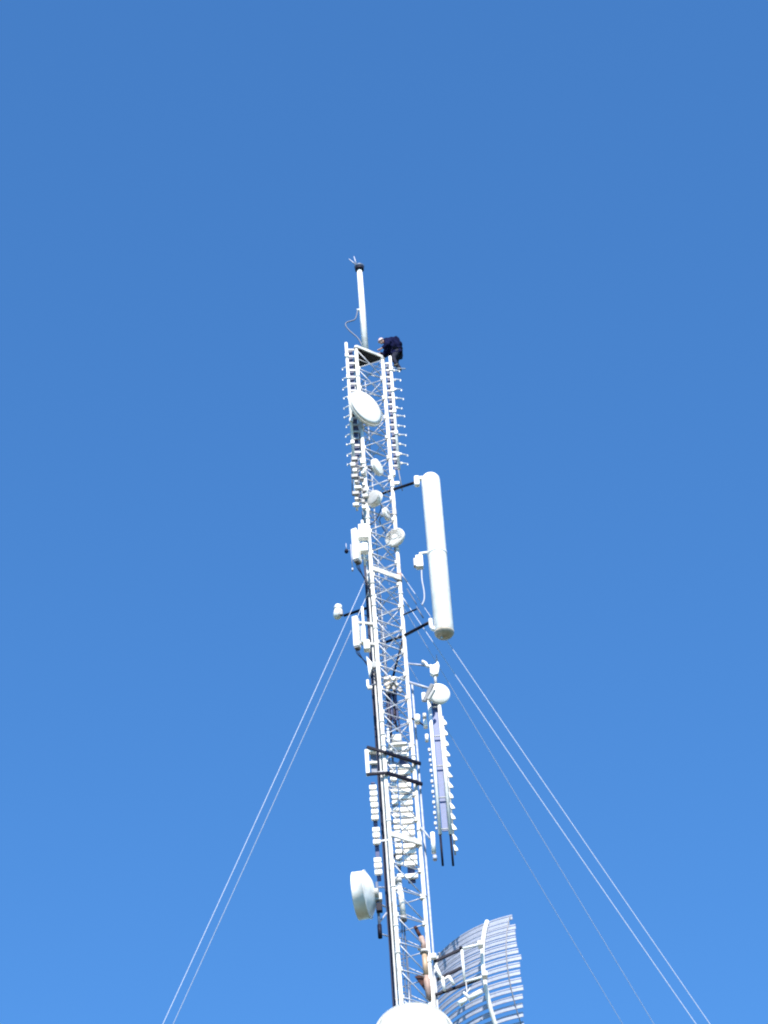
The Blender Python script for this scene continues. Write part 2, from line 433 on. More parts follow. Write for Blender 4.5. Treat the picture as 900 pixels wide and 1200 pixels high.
# ------------------------------------------------------------------ dipole arrays on both sides of the top section
def dipole_array(px0, py0, py1, v, leg, side, ys, label, spike, rpx=.055, rungs=8.0, tip=True, group='dipole arrays on the top section'):
    p = at(px0, py0, v); x = p.x; z0 = p.z; z1 = zrow(x, v, py1)
    t = thing('dipole_array', (x, v, z1), label, 'antenna', group)
    MB().tube((x, v, z1), (x, v, z0), rpx, n=12).build('rail', M['white'], t)
    inner = V((leg.x + (-.085 if side < 0 else .085), leg.y - .02, 0))
    y = py0 + 8
    while y < py1 - 2:                           # rungs to the mast leg
        zz = zrow(x, v, y)
        MB().beam((x, v, zz), (inner.x, inner.y, zz), .05, .07).build('rung', M['lgrey'], t)
        y += rungs
    xm = (x + inner.x) / 2
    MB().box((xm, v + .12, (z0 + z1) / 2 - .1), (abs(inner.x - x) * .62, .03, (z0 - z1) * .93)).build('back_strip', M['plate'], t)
    for q in range(5):
        zq = z1 + (z0 - z1) * (.12 + .19 * q)
        MB().box((x, v - .05, zq), (.14, .10, .16)).build('clamp', M['white'], t, .02)
    for yy in ys:
        zz = zrow(x, v, yy + random.uniform(-.8, .8))
        s = MB(); e = V((x + side * spike * random.uniform(.85, 1.12), v + .12 + random.uniform(-.05, .05), zz))
        s.tube((x, v, zz), e + V((0, 0, random.uniform(-.04, .04))), .024, .018, n=8); s.beam(e + V((-side * .02, 0, -.05)), e + V((-side * .02, 0, .03)), .03, .03)
        s.build('dipole', M['white'], t)
        if tip:
            MB().box((x + side * .11, v + .05, zz), (.06, .05, .09)).build('insulator', M['lgrey'], t)
    return t
dipole_array(405.5, 402, 536, FL.y - .05, FL, -1, [430, 441, 453, 464, 475, 486, 497, 508, 519, 530, 541], 'white rail with short dipoles on the mast side that carries the slanted oval dish', .24, tip=False)
dipole_array(457, 418, 550, FR.y, FR, 1, [434, 445, 455.5, 466, 477, 487.5, 498, 509, 520, 531, 542], 'white rail with short dipoles along the upper right side of the mast below the worker', .36)
t = thing('junction_box', at(460, 556, .05), 'small white connection box under the right dipole rail', 'box')
a = at(460.5, 555, .05); MB().box(a, (.17, .14, .24)).build('housing', M['white'], t, .02)
b = at(464, 566.5, .05); MB().box(b, (.26, .1, .13)).build('bracket_plate', M['white'], t, .02)
s_ = MB(); s_.tube(at(457, 546, .05), at(459, 572, .05), .02); s_.tube(at(466.5, 549, .05), at(471.5, 575, .05), .02); s_.build('rod', M['grey'], t)
# cluttered folded dipoles under the left rail
t = thing('folded_dipole_stack', at(416, 598, -.7), 'grey stack of folded dipoles on a short rail below the left dipole rail', 'antenna')
MB().tube(at(413.5, 537, -.7), at(418.5, 598, -.7), .045).build('rail', M['white'], t)
MB().tube(at(412, 530, -.55), at(413, 580, -.55), .022).build('rail', M['grey'], t)
MB().box((at(413, 565, -.52) + at(424, 565, -.52)) / 2, (.20, .04, 2.0)).build('back_strip', M['plate'], t)
for i in range(9):
    y = 538 + i * 6.5; a = at(415 + i * .45, y, -.72); b = at(426 + i * .45, y + 3.5 * (1 if i % 2 else -1), -.66); c2 = at(415.5 + i * .45, y + 4.5, -.72)
    MB().path([a, b, c2], .024, 8).build('folded_dipole', M['lgrey'], t)
random.seed(5)
for i in range(9):
    y = 538 + i * 6.7
    MB().box(at(random.uniform(413, 417) + i * .5, y, -.8), (random.uniform(.12, .26), .12, random.uniform(.08, .18))).build('clamp', M[('grey', 'lgrey', 'white')[i % 3]], t, .015)
    MB().box(at(random.uniform(422, 425) + i * .5, y + 3, -.8), (random.uniform(.10, .18), .12, random.uniform(.06, .20))).build('clamp', M[('white', 'grey')[i % 2]], t, .015)
MB().tube(at(426, 544, -.76), at(427, 556, -.76), .06).build('insulator', M['white'], t)
MB().tube(at(428, 562, -.76), at(430.5, 583, -.76), .06).build('insulator', M['white'], t)

# ------------------------------------------------------------------ dishes of the upper half
c = at(429.5, 478, -.95)
t = drum('oval_dish', c, (.66, -.75, 0), 1.52, .06, 'large white round dish seen as a slanted oval across the top section', mount=V((FL.x - .05, FL.y, c.z)), back=.22)
MB().box(at(413, 484, -.55), (.20, .22, .34)).build('shaded_mount_clamp', M['dark'], t, .02)  # mounting hardware, its shade put in as a dark colour
c = at(443.5, 547, -.45)
drum('small_dish', c, (.86, -.5, 0), .66, .08, 'small white dish turned nearly edge on in the mast above the grey faced dish', mount=V((FL.x, FL.y, c.z)), back=.15)
c = at(436.5, 583, -.85)
drum('small_dish', c, (-.62, -.78, 0), .62, .16, 'small grey faced drum dish on the left leg beneath the edge on dish', face='lgrey', mount=V((FL.x, FL.y, c.z)), back=.2)
c = at(454.5, 602, .0)
drum('small_dish', c, (.90, -.42, 0), .52, .07, 'smallest white dish edge on beside the right leg above the open dish', mount=V((FR.x, FR.y, c.z + .05)), back=.15)
# open dish with a feed
c = at(462, 629, -.15); nrm = V((-.45, -.89, 0)).normalized(); r = .36
t = thing('open_dish', c, 'small open white dish with a visible feed in its middle on the right leg', 'dish antenna')
MB().lathe(c, -nrm, [(r * 1.0, 0), (r * 1.06, .01), (r * 1.06, .12), (r * .8, .22), (r * .4, .28), (0, .3), (0, .27), (r * .4, .25), (r * .8, .19), (r * .98, .12), (r * 1.0, 0)], 40).build('bowl', M['white'], t)
MB().tube(c - nrm * .26, c + nrm * .02, .09, n=14).build('feed', M['white'], t)
MB().lathe(c - nrm * .16, nrm, [(.12, 0), (.17, .01), (.17, .03), (.12, .04)], 24).build('feed_ring', M['grey'], t)
MB().tube(c - nrm * .28, up(FR, c.z), .04).build('mount', M['lgrey'], t)

# ------------------------------------------------------------------ panel antennas on the left
def panel(px, py0, py1, v, w, d, az, label, unit=None, group='left side panel antennas'):
    p = at(px, py0, v); x = p.x; z1 = p.z; z0 = zrow(x, v, py1); zc = (z0 + z1) / 2
    t = thing('panel_antenna', (x, v, z0), label, 'antenna', group)
    fx = V((math.cos(az), math.sin(az), 0)); fy = V((-math.sin(az), math.cos(az), 0)); ax = (fx, fy, Z)
    MB().box((x, v, zc), (w, d, z1 - z0), ax).build('radome', M['white'], t, .03)
    MB().box(V((x, v, z0 - .03)), (w * .8, d * .8, .07), ax).build('end_cap', M['grey'], t, .01)
    for f in (.16, .84):
        zz = z0 + (z1 - z0) * f
        MB().beam((x + .05, v, zz), (FL.x - .03, FL.y, zz), .07, .10).build('bracket', M['lgrey'], t, .01)
    for q in range(3):
        s0 = V((x - .05 + .05 * q, v, z0 - .06)); e0 = up(FL, z0 - .9 - .2 * q) + V((-.09, -.05, 0))
        MB().path(smooth([s0, s0 - Z * .2, s0 * .5 + e0 * .5 - Z * .1, e0, e0 - Z * .8], 2), .013, 6).build('feed_cable', M['cable'], t)
    xp = x + .26
    MB().tube((xp, v + .06, z0 - .15), (xp, v + .06, z1 + .5), .045).build('pole', M['white'], t)
    if unit:
        for (ux, uy, uw, uh) in unit:
            MB().box(at(ux, uy, v - .02), (uw, .26, uh)).build('radio_unit', M['white'], t, .03)
    return t
panel(416.5, 622, 658, -.9, .22, .34, R(-25), 'white panel antenna with boxes on the left leg above the left side arm', unit=[(426, 624, .36, .62), (427, 643, .26, .36)])
panel(416.5, 724, 759, -.8, .20, .26, R(-20), 'white panel antenna on the left leg just below the left side arm', unit=[(426, 745, .17, .70), (430, 757, .22, .40)])
# white pole from 600 to 640 and small whip
t = thing('whip_antenna', at(412, 665, -.9), 'thin whip antenna hanging beside the upper left panel antenna', 'antenna')
MB().tube(at(411, 638, -.9), at(413, 666, -.9), .018).build('rod', M['slat'], t)
MB().tube(at(413, 666, -.9), at(413.1, 669, -.9), .035).build('tip', M['slat'], t)
MB().tube(at(411.3, 645, -.9), at(418, 644, -.88), .015).build('clamp', M['slat'], t)
t = thing('wind_sensor', at(406, 645, -.9), 'tiny dark sensor on a thin arm left of the upper panel antenna', 'sensor')
MB().lathe(at(406, 646, -.9), Z, [(0, -.09), (.06, -.06), (.075, 0), (.05, .07), (0, .09)], 14).build('housing', M['cable'], t)
MB().tube(at(406, 644, -.9), at(405.5, 637, -.9), .015).build('spindle', M['slat'], t)
MB().tube(at(406, 645, -.9), at(411.2, 644, -.9), .008).build('arm', M['slat'], t)
# slanted small panel and tiny one
a, b = at(430.5, 769, -.85), at(433.5, 790, -.85)
t = thing('horn_antenna', b, 'small white wedge shaped antenna on the left leg below both panel antennas', 'antenna')
MB().poly([at(429, 768, -.85), at(432.5, 792, -.85), at(435.5, 783, -.85), at(436, 776, -.85)], .22, (0, 1, 0)).build('horn', M['white'], t, .02)
MB().beam(at(434, 780, -.78), at(441, 779, -.62), .10, .2).build('bracket', M['lgrey'], t, .01)
t = thing('small_bracket_antenna', at(433, 807, -.7), 'tiny white angled unit on the mast left edge beneath the wedge antenna', 'antenna')
m_ = MB(); m_.box(at(431, 801.5, -.7), (.09, .12, .30)); m_.box(at(433.5, 806, -.7), (.16, .1, .10)); m_.build('housing', M['white'], t, .015)
MB().tube(at(433, 803, -.7), at(443, 801, -.62), .02).build('arm', M['bluecable'], t)

# ------------------------------------------------------------------ left side arm with unit
rz = zrow(RL.x, RL.y, 711); a = up(RL, rz); b = at(403, 721.5, RL.y + .35)
t = thing('side_arm_unit', b, 'small white rounded unit at the tip of the dark arm reaching out left', 'antenna')
MB().tube(a, b, .05).build('arm', M['dark'], t)
MB().tube(a + V((0, 0, -.5)), a * .45 + b * .55, .02).build('stay', M['bluecable'], t)
q = at(395, 717, RL.y + .3)
MB().lathe(q + V((0, 0, -.2)), (.25, -.2, 1), [(.08, -.10), (.15, -.02), (.165, .12), (.14, .26)], 20).build('body', M['white'], t)
MB().lathe(q + V((.03, 0, .08)), (.2, -.2, 1), [(.145, 0), (.15, .1), (.11, .2), (0, .25)], 20).build('dome_cap', M['white'], t)
MB().box(q + V((.14, -.1, -.16)), (.14, .14, .2)).build('clamp', M['grey'], t, .02)

# ------------------------------------------------------------------ the large cylindrical radome on the right
RV = -.72
p = at(504.5, 562, RV); RX = p.x; RR = .342; z1 = zrow(RX, RV - RR, 556) + .17; z0 = zrow(RX, RV, 741)
t = thing('cylinder_radome', (RX, RV, z0), 'long thick white cylindrical antenna standing off the right side of the mast', 'antenna')
MB().lathe((RX, RV, z0), Z, [(RR * .96, 0), (RR, .03), (RR, z1 - z0 - .18), (RR * .95, z1 - z0 - .08), (RR * .75, z1 - z0 + .02), (RR * .35, z1 - z0 + .07), (0, z1 - z0 + .085)], 56).build('tube', M['white'], t)
bc = MB().lathe((RX, RV, z0 - .005), -Z, [(RR * 1.0, 0), (RR * 1.0, .05), (RR * .8, .14), (RR * .3, .20), (0, .21)], 48).build('bottom_cap', M['tan'], t)
MB().tube((RX - .1, RV, z0 - .2), (RX - .1, RV, z0 - .3), .05).build('drain_plug', M['lgrey'], bc)
MB().tube((RX, RV, z1 + .07), (RX, RV, z1 + .13), .05).build('top_plug', M['lgrey'], t)
for z in (z0 + (z1 - z0) * .49,):
    MB().lathe((RX, RV, z), Z, [(RR + .001, -.05), (RR + .010, -.045), (RR + .010, .045), (RR + .001, .05)], 56).build('clamp_band', M['white'], t)
def arm(pa, pb, r, m, par, name='support_arm'): return MB().tube(pa, pb, r).build(name, m, par)
up_z = zrow(FR.x, FR.y, 574); e = V((RX - RR - .10, RV, zrow(RX - RR - .10, RV, 564)))
arm(up(FR, up_z), e, .055, M['dark'], t)
arm(up(RL, up_z), up(FR, up_z), .045, M['dark'], t)
MB().beam(e + V((-.06, 0, -.22)), e + V((-.06, 0, .22)), .2, .2).build('clamp', M['white'], t, .05)
MB().box(e + V((.10, 0, .12)), (.26, .16, .12)).build('clamp_strap', M['white'], t, .02)
dn = zrow(FR.x, FR.y, 745); e2 = V((RX - RR - .10, RV - .02, zrow(RX - RR - .1, RV, 729)))
arm(up(FR, dn), e2, .058, M['dark'], t)
arm(up(FR, dn), up(FR, dn - 1.6) + (RL - FR) * .45, .04, M['dark'], t, 'diagonal_strut')
arm(up(FR, dn), up(FR, dn) + (RL - FR) * .75 , .05, M['dark'], t)
j = MB(); j.path(smooth([e2 + V((0, 0, .1)), e2 + V((-.0, -.03, -.30)), e2 + V((.14, -.05, -.42)), e2 + V((.6, -.1, -.33))], 2), .075, 12); j.build('lower_bracket', M['white'], t)
md = zrow(FR.x, FR.y, 721)
arm(up(FR, md), at(490, 713, RV), .03, M['dark'], t, 'thin_arm')
arm(at(488, 711, RV), at(496, 724, RV - .05), .025, M['bluecable'], t, 'stay')
arm(at(477, 690, -.2), at(488, 708, RV), .02, M['bluecable'], t, 'stay')
q = at(491.5, 659, RV)
bx = MB().box(q, (.26, .24, .52)).build('amplifier_box', M['white'], t, .025)
MB().box(q + V((-.16, 0, -.02)), (.10, .18, .34)).build('box_lid', M['lgrey'], bx, .02)
MB().path([q + V((.03, 0, .24)), q + V((.04, 0, .40)), q + V((.4, 0, .43))], .05, 10).build('box_bracket', M['white'], t)
MB().path(smooth([at(494, 667, RV), at(494.3, 680, RV), at(497, 692, RV), at(497.5, 703, RV), at(494.5, 709, RV)]), .028, 8).build('feed_cable', M['slat'], t)

# ------------------------------------------------------------------ equipment in and beside the middle of the mast
def cluster(name, px, py, v, label, cat, items, mount=None):
    t = thing(name, at(px, py, v), label, cat)
    for (pn, x, y, dv, size, m) in items:
        MB().box(at(x, y, v + dv), size).build(pn, M[m], t, min(size) * .15)
    return t
t = thing('equipment_box', at(461, 802, -.1), 'weathered beige equipment box with fittings inside the mast at mid height', 'box')
MB().box(at(459.5, 801, -.1), (.34, .26, .34)).build('housing', M['beige'], t, .04)
random.seed(21)
for i in range(12):
    c = at(random.uniform(452, 469), random.uniform(794, 811), -.1 - random.uniform(.05, .2)); a = random.uniform(0, 3)
    ax = (V((math.cos(a), 0, math.sin(a))), V((0, 1, 0)), V((-math.sin(a), 0, math.cos(a))))
    MB().box(c, (random.uniform(.1, .24), .10, random.uniform(.06, .15)), ax).build('fitting', M[('beige', 'lgrey', 'paint', 'grey')[i % 4]], t, .015)
MB().path([at(449, 799, -.15), at(455, 793, -.15), at(464, 794, -.1), at(474, 797, -.05)], .035).build('flange', M['paint'], t)
t = thing('hanging_cables', at(458, 852, .05), 'dark tangle of cables hanging below the beige equipment box inside the mast', 'cable')
for i in range(9):
    x0, v0 = 452 + i * 1.5, random.uniform(-.05, .3); y1 = random.uniform(838, 862)
    MB().path(smooth([at(x0 + random.uniform(-1.5, 1.5) + (y - 810) * .074, y, v0) for y in (810, 820, 829, y1 - 4, y1)], 2), random.uniform(.028, .045), 8).build('loose_cable', M[('plate', 'bundle', 'rust', 'plate')[i % 4]], t)
cluster('amplifier_unit', 466, 868, -.1, 'cream amplifier unit inside the mast just above the two dark beams', 'box',
  [('housing', 465, 867, 0, (.34, .3, .30), 'lgrey'), ('housing', 455, 862, -.1, (.08, .1, .55), 'white'), ('tray', 466, 873, -.15, (.62, .2, .06), 'white')])
# right arms and small unit
t = thing('arm_mounted_unit', at(508, 790, -.25), 'small white box antenna on a thin arm above the round ball dish at the right', 'antenna')
fz = zrow(FR.x, FR.y, 777.5); arm(up(FR, fz), at(499, 780, -.1), .035, M['slat'], t, 'arm')
MB().path(smooth([at(494.5, 775, -.15), at(499, 777, -.15), at(500.5, 781, -.15), at(505, 781, -.15)], 1), .055, 10).build('bracket', M['white'], t)
MB().poly([at(503.5, 778, -.25), at(504, 788, -.25), at(508, 790.5, -.25), at(513.5, 789, -.25), at(515, 780, -.25), at(513, 773, -.25), at(511, 777, -.25), at(507, 779, -.25)], .2, (0, 1, 0)).build('body', M['white'], t, .02)
MB().tube(at(512, 775, -.15), at(511.5, 767, -.15), .03, .015).build('tip', M['slat'], t)
MB().tube(at(509.5, 789, -.15), at(511, 804, -.15), .05).build('stem', M['lgrey'], t)
c = at(514.5, 812.5, -.55)
fz2 = zrow(FR.x, FR.y, 799)
t = thing('ball_dish', c, 'round white dome fronted dish at the head of the right hand twin rail array', 'dish antenna')
MB().lathe(c, V((.2, -.97, -.12)), [(.25, -.26), (.34, -.2), (.38, -.08), (.385, .0), (.36, .02), (.2, .05), (0, .06)], 48, flat=(2, 3)).build('radome', M['white'], t)
MB().tube(up(FR, fz2), at(503.5, 807, -.35), .045).build('arm', M['slat'], t)
MB().beam(at(497, 822, -.85), at(507, 802, -.95), .10, .14).build('bracket', M['grey'], t, .015)
MB().beam(at(502, 820, -.9), at(509, 808, -1.0), .10, .10).build('bracket', M['lgrey'], t, .015)
MB().box(at(496.5, 817, -.5), (.14, .14, .34)).build('counter_box', M['white'], t, .03)
# small fittings around y = 845
t = thing('insulator_bracket', at(490, 845, -.1), 'short arm with white insulators between the mast and the twin rail array', 'bracket')
fz3 = zrow(FR.x, FR.y, 841)
MB().path([up(FR, fz3), at(491, 846, -.15), at(499, 852, -.3)], .03).build('arm', M['dark'], t)
MB().tube(at(488.8, 838.5, -.15), at(489.3, 847.5, -.15), .10, n=14).build('insulator', M['white'], t)
MB().tube(at(497.3, 836.5, -.3), at(497.6, 842, -.3), .065, n=14).build('insulator', M['lgrey'], t)
MB().tube(at(498.5, 844, -.3), at(498.8, 853, -.3), .075, n=14).build('insulator', M['white'], t)
MB().tube(at(500, 861, -.3), at(500.3, 869, -.3), .06, n=14).build('insulator', M['white'], t)

# ------------------------------------------------------------------ twin rail array on the right
TV = -.42
p = at(502.8, 821, TV); xa = p.x; za = p.z; p = at(514, 817, TV); xb = p.x
t = thing('twin_rail_array', (xa, TV, zrow(xa, TV, 980)), 'long antenna of two parallel white rails with wedge shaped dipoles hanging under the ball dish', 'antenna')
for x, y0 in ((xa, 821), (xb, 816)):
    MB().tube((x, TV, zrow(x, TV, 978)), (x, TV, zrow(x, TV, y0)), .058, n=12).build('rail', M['white'], t)
    MB().tube((x, TV + .02, zrow(x, TV, 1014)), (x, TV + .02, zrow(x, TV, 978)), .04, n=10).build('lower_tube', M['cable'], t)
for yy in (829, 863, 898, 935, 972):
    zz = zrow(xa, TV, yy); MB().tube((xa, TV, zz), (xb, TV, zz), .025).build('rung', M['lgrey'], t)
back_x = (xa + xb) / 2
MB().box((back_x + .02, TV + .12, (zrow(xa, TV, 972) + zrow(xa, TV, 822)) / 2), (.22, .04, zrow(xa, TV, 822) - zrow(xa, TV, 972))).build('back_fill', M['gap_tone'], t)  # added box, not an actual part: tints the gap between rails dark blue
y = 845.0; i = 0
while y < 1003:
    zz = zrow(xb, TV, y); q = V((xb + .06, TV + .04, zz))
    MB().poly([q + V((0, 0, .13)), q + V((.03, 0, -.12)), q + V((.17 + random.uniform(-.03, .03), 0, -.12)), q + V((.13, 0, -.02)), q + V((.07, 0, .08))], .06, (0, 1, 0)).build('dipole_wedge', M['white'], t, .01)
    y += 12.3
y = 878.0
while y < 976:
    zz = zrow(xa, TV, y); MB().box((xa - .13, TV + .03, zz), (.09, .08, .12)).build('dipole_peg', M['slat'], t, .01)
    MB().box((xa - .11, TV + .04, zz - .19), (.06, .06, .08)).build('dipole_peg', M['slat'], t, .01)
    y += 12.3
MB().tube((xb + .1, TV + .1, zrow(xb, TV, 1000)), (xb + .08, TV + .1, zrow(xb, TV, 838)), .03).build('dipole_spine', M['lgrey'], t)
t = thing('lower_standoff', at(505, 982, -.35), 'short standoff arm with a white cylinder under the twin rail array', 'bracket')
fz = zrow(FR.x, FR.y, 968)
MB().path([up(FR, fz), at(497, 974, -.2), at(504, 983, -.4)], .035).build('arm', M['slat'], t)
MB().tube(at(506.8, 976, -.45), at(508.5, 1000, -.45), .075, n=14).build('cylinder', M['white'], t)
MB().tube(at(509.5, 1003, -.45), at(509.8, 1008, -.45), .07, n=14).build('end_fitting', M['slat'], t)

# ------------------------------------------------------------------ two dark beams across the front face
for i, (py, l1) in enumerate(((884.5, 'upper of two dark beams crossing the front of the mast'), (908.5, 'lower of two dark beams crossing the front of the mast'))):
    zz = zrow(FL.x, FL.y, py + .5)
    a = up(FL, zz) - E2 * .16 - E1 * .05; b = up(FR, zz) - E2 * .16 + E1 * .16
    t = thing('cross_beam', (a.x, a.y, zz), l1, 'beam', 'dark cross beams')
    MB().beam(a, b, .08, .12).build('beam', M['dark'], t, .01)
    MB().beam(a, at(430, py - 9 if i == 0 else py - 1, -.7), .07, .10).build('extension', M['dark'], t, .01)
    for q in (FL, FR): MB().beam(up(q, zz), up(q, zz) - E2 * .12, .1, .1).build('clamp', M['grey'], t, .01)

# ------------------------------------------------------------------ stacked bar arrays
def stack_array(pxc, y0, y1, v, w, label, skip=(), frame_top=None, second=None, dark_gap=True, dep=.12, lean=.074):
    p = at(pxc, y0, v); x = p.x; z1 = p.z; z0 = zrow(x, v, y1)
    t = thing('stacked_panel_array', (x, v, z0), label, 'antenna', 'stacked bar arrays on the lower section')
    MB().box((x, v + dep + .05, (z0 + z1) / 2), (w * .55, .06, (z1 - z0) * .97)).build('back_fill', M['plate'], t, .01)
    n = int((y1 - y0) / 7.1)
    for i in range(n):
        if i in skip: continue
        zz = zrow(x, v, y0 + 7.1 * (i + .5))
        if i % 5 == 4: zz += .02
        MB().box((x + random.uniform(-.01, .01), v + .02, zz), (w * random.uniform(.94, 1.02), dep, .15)).build('dipole_bar', M['white'], t, .01)
        if second:
            MB().box((x + second, v + .02, zz + .04), (w * .5, dep, .13)).build('dipole_bar', M['white'], t, .01)
    return t
t = stack_array(436.5, 912, 1031, -.62, .25, 'narrow stack of white bars hanging along the left edge of the lower mast', skip=(0, 7, 11, 12))
x0, x1 = at(429.5, 880, -.62), at(441, 877, -.62)
fr = MB(); zt_, zb_ = x0.z, zrow(x0.x, -.62, 908)
fr.box((x0.x, -.62, (zt_ + zb_) / 2), (.13, .22, zt_ - zb_)); fr.box(((x0.x + x1.x) / 2, -.60, zt_ - .04), (x1.x - x0.x, .2, .12)); fr.box(((x0.x + x1.x) / 2, -.60, zt_ - .5), (x1.x - x0.x, .12, .08))
fr.build('top_frame', M['white'], t, .02)
MB().box(((x0.x + x1.x) / 2 + .05, -.5, (zt_ + zb_) / 2), (.2, .06, zt_ - zb_ - .1)).build('frame_back', M['bluecable'], t, .01)
for a, b in (((x1.x + .12, -.6), 905), ((x1.x + .12, -.6), 985)):
    zz = zrow(a[0], a[1], b); MB().beam((x0.x + .2, -.58, zz), (FL.x, FL.y, zz), .05, .06).build('bracket', M['galv'], t)
t2 = stack_array(471, 874, 1034, .06, .44, 'wide stack of white bars seen through the lattice of the lower mast', second=-.36, skip=(2, 20))
zz = zrow(.1, .62, 890)
for yy in (890, 960, 1025):
    zz = zrow(.1, .1, yy); MB().beam((-.1, .2, zz), (RL.x, RL.y + .02, zz), .05, .06).build('bracket', M['galv'], t2)
MB().beam(at(462, 1005, .4), at(488, 989, .2), .09, .14).build('dark_strut', M['dark'], t2, .01)
t3 = thing('inner_conduit', at(470, 1075, -.1), 'thick white pipe standing inside the mast level with the drum dish', 'pipe')
MB().path([at(467, 1032, -.1), at(470, 1050, -.1), at(473, 1076, -.1)], [.08, .10, .085], 12).build('pipe', M['white'], t3)
MB().tube(at(466.5, 1029, -.1), at(467, 1035, -.1), .12, n=14).build('collar', M['lgrey'], t3)
MB().tube(at(472.8, 1074, -.1), at(473.1, 1079, -.1), .11, n=14).build('collar', M['grey'], t3)

# ------------------------------------------------------------------ drum dish on the left
nd = V((-.97, .16, 0)).normalized(); c = at(416.8, 1050.5, -.65)
t = drum('drum_dish', c, nd, 1.56, .38, 'big deep white drum dish facing left near the bottom of the mast', back=.17, bulge=.03)
mp = at(443.5, 1052, -.65)
MB().box(mp + V((-.06, 0, 0)), (.36, .22, .26)).build('mount_bracket', M['lgrey'], t, .02)
t = thing('mounting_pipe', at(443, 1098, -.65), 'dark mounting pipe and small frame carrying the drum dish', 'pipe frame')
MB().tube(at(441.5, 1034, -.62), at(445.5, 1099, -.62), .05).build('pipe', M['bluecable'], t)
for a, b in (((444, 1082), (453, 1070)), ((445, 1094), (454, 1097)), ((442, 1040), (450, 1040)), ((443, 1058), (452, 1063))):
    MB().tube(at(*a, -.62), at(*b, -.2), .03).build('strut', M['slat'], t)
MB().tube(at(444.6, 1084, -.66), at(445.6, 1099, -.66), .075).build('lower_sleeve', M['cable'], t)
MB().box(at(444.5, 1064, -.7), (.2, .18, .3)).build('clamp', M['dark'], t, .02)

# ------------------------------------------------------------------ brown waveguide bundle inside the lower mast
t = thing('waveguide_run', at(501, 1170, .0), 'tan and rusty brown waveguide run inside the right leg above the bottom dish', 'waveguide')
MB().path([at(486.5, 1086, .05), at(490, 1093, .05), at(494, 1100, .05)], .06, 10).build('elbow', M['rust'], t)
MB().path([at(493.5, 1098, 0), at(496, 1106, 0), at(497, 1116, 0)], .085, 12).build('flex_section', M['pink'], t)
MB().tube(at(497, 1116, 0), at(499.5, 1145, 0), .085, n=14).build('straight_section', M['copper'], t)
MB().tube(at(497, 1114, 0), at(497.2, 1117, 0), .14, n=14).build('flange', M['lgrey'], t)
MB().path([at(499.5, 1144, 0), at(501, 1155, 0), at(503, 1172, 0)], [.09, .11, .08], 12).build('flex_section', M['pink'], t)
MB().poly([at(486, 1144, .1), at(497, 1141, .1), at(502, 1166, .1)], .05, (0, 1, 0)).build('gusset_plate', M['rust'], t)
MB().tube(at(489.5, 1112.5, -.1), at(497, 1114, -.02), .035).build('clamp', M['lgrey'], t)

# ------------------------------------------------------------------ grid reflector at the lower right
gn = V((.5, .866, 0)); gt = V((.866, -.5, 0)); F4 = 7.2
GC = at(567.5, 1136, .45)
def gp(s, tt, off=0.0): return GC + gt * s + Z * tt + gn * ((s * s + tt * tt) / F4 + off)
TT = 1.95
t = thing('grid_reflector', GC, 'large curved reflector of horizontal slats seen from behind at the lower right of the mast', 'dish antenna')
ns = 16
for i in range(ns):
    tz = TT - .02 - i * (2 * TT / (ns - 1))
    sr = .86 + .30 * (1 - (tz / TT) ** 2) + random.uniform(-.05, .05); sl = -2.7
    if i == 1: sr -= .14
    if i % 4 == 3: sr += .05
    m = MB(); N = 22
    for (d0, d1) in ((-.09, .015), (.045, .085)):
        b = len(m.v)
        for k2 in range(N + 1):
            s = sl + (sr - sl) * k2 / N
            for (dz, dn_) in ((d0, 0), (d1, 0), (d1, .03), (d0, .03)): m.v.append(gp(s, tz, dn_) + Z * dz)
        for k2 in range(N):
            for q in range(4):
                q2 = (q + 1) % 4; m.face([b + k2 * 4 + q, b + k2 * 4 + q2, b + (k2 + 1) * 4 + q2, b + (k2 + 1) * 4 + q], False)
        m.face([b, b + 1, b + 2, b + 3]); m.face([b + N * 4 + q for q in (3, 2, 1, 0)])
    m.build('slat', M['slat'], t)
for s, r, mm in ((0.0, .07, 'white'), (-2.3, .05, 'lgrey'), (.80, .018, 'grey')):
    MB().path([gp(s, -TT - .05 + (2 * TT + .12) * q / 20, -r) for q in range(21)], r, 12).build('rib', M[mm], t)
# rear frame: white square and dark booms to the mast
def gq(px, py, v=.0): return at(px, py, v)
sq = [gq(541, 1112, .1), gq(544.5, 1151, .1), gq(565, 1145, -.05), gq(561, 1107, -.05)]
MB().path([sq[3], sq[0]], .045).build('frame_bar', M['white'], t); MB().path([sq[0], sq[1]], .045).build('frame_bar', M['white'], t); MB().path([sq[1], sq[2]], .045).build('frame_bar', M['white'], t)
for q in ((563, 1107), (568, 1143)): MB().box(gq(*q, .05), (.18, .3, .16)).build('rib_clamp', M['white'], t, .02)
for a, b in (((509, 1127), (539, 1113)), ((512, 1148), (541, 1134)), ((510, 1166), (563, 1147))):
    MB().beam(gq(*a, .1), gq(*b, .1), .08, .09).build('boom', M['dark'], t, .01)
MB().path([gq(540, 1110, .1), gq(541, 1113, .1)], .06).build('boom_end', M['dark'], t)
lt = MB(); lt.tube(gq(510.5, 1132, 0), gq(518, 1148, 0), .055); lt.tube(gq(518, 1145, 0), gq(521, 1161, 0), .055); lt.tube(gq(519, 1149, 0), gq(526, 1144, 0), .04); lt.tube(gq(526, 1144, 0), gq(532, 1154, 0), .05)
lt.build('bracing_tube', M['white'], t)
MB().box(gq(508, 1121, 0), (.18, .18, .16)).build('leg_clamp', M['white'], t, .02)
tt_ = thing('tubular_unit', gq(551, 1166, -.1), 'small white tubular unit with branching arms below the reflector square rear frame', 'antenna')
MB().tube(gq(549, 1171, -.1), gq(564, 1162, -.1), .085, n=16).build('body', M['white'], tt_)
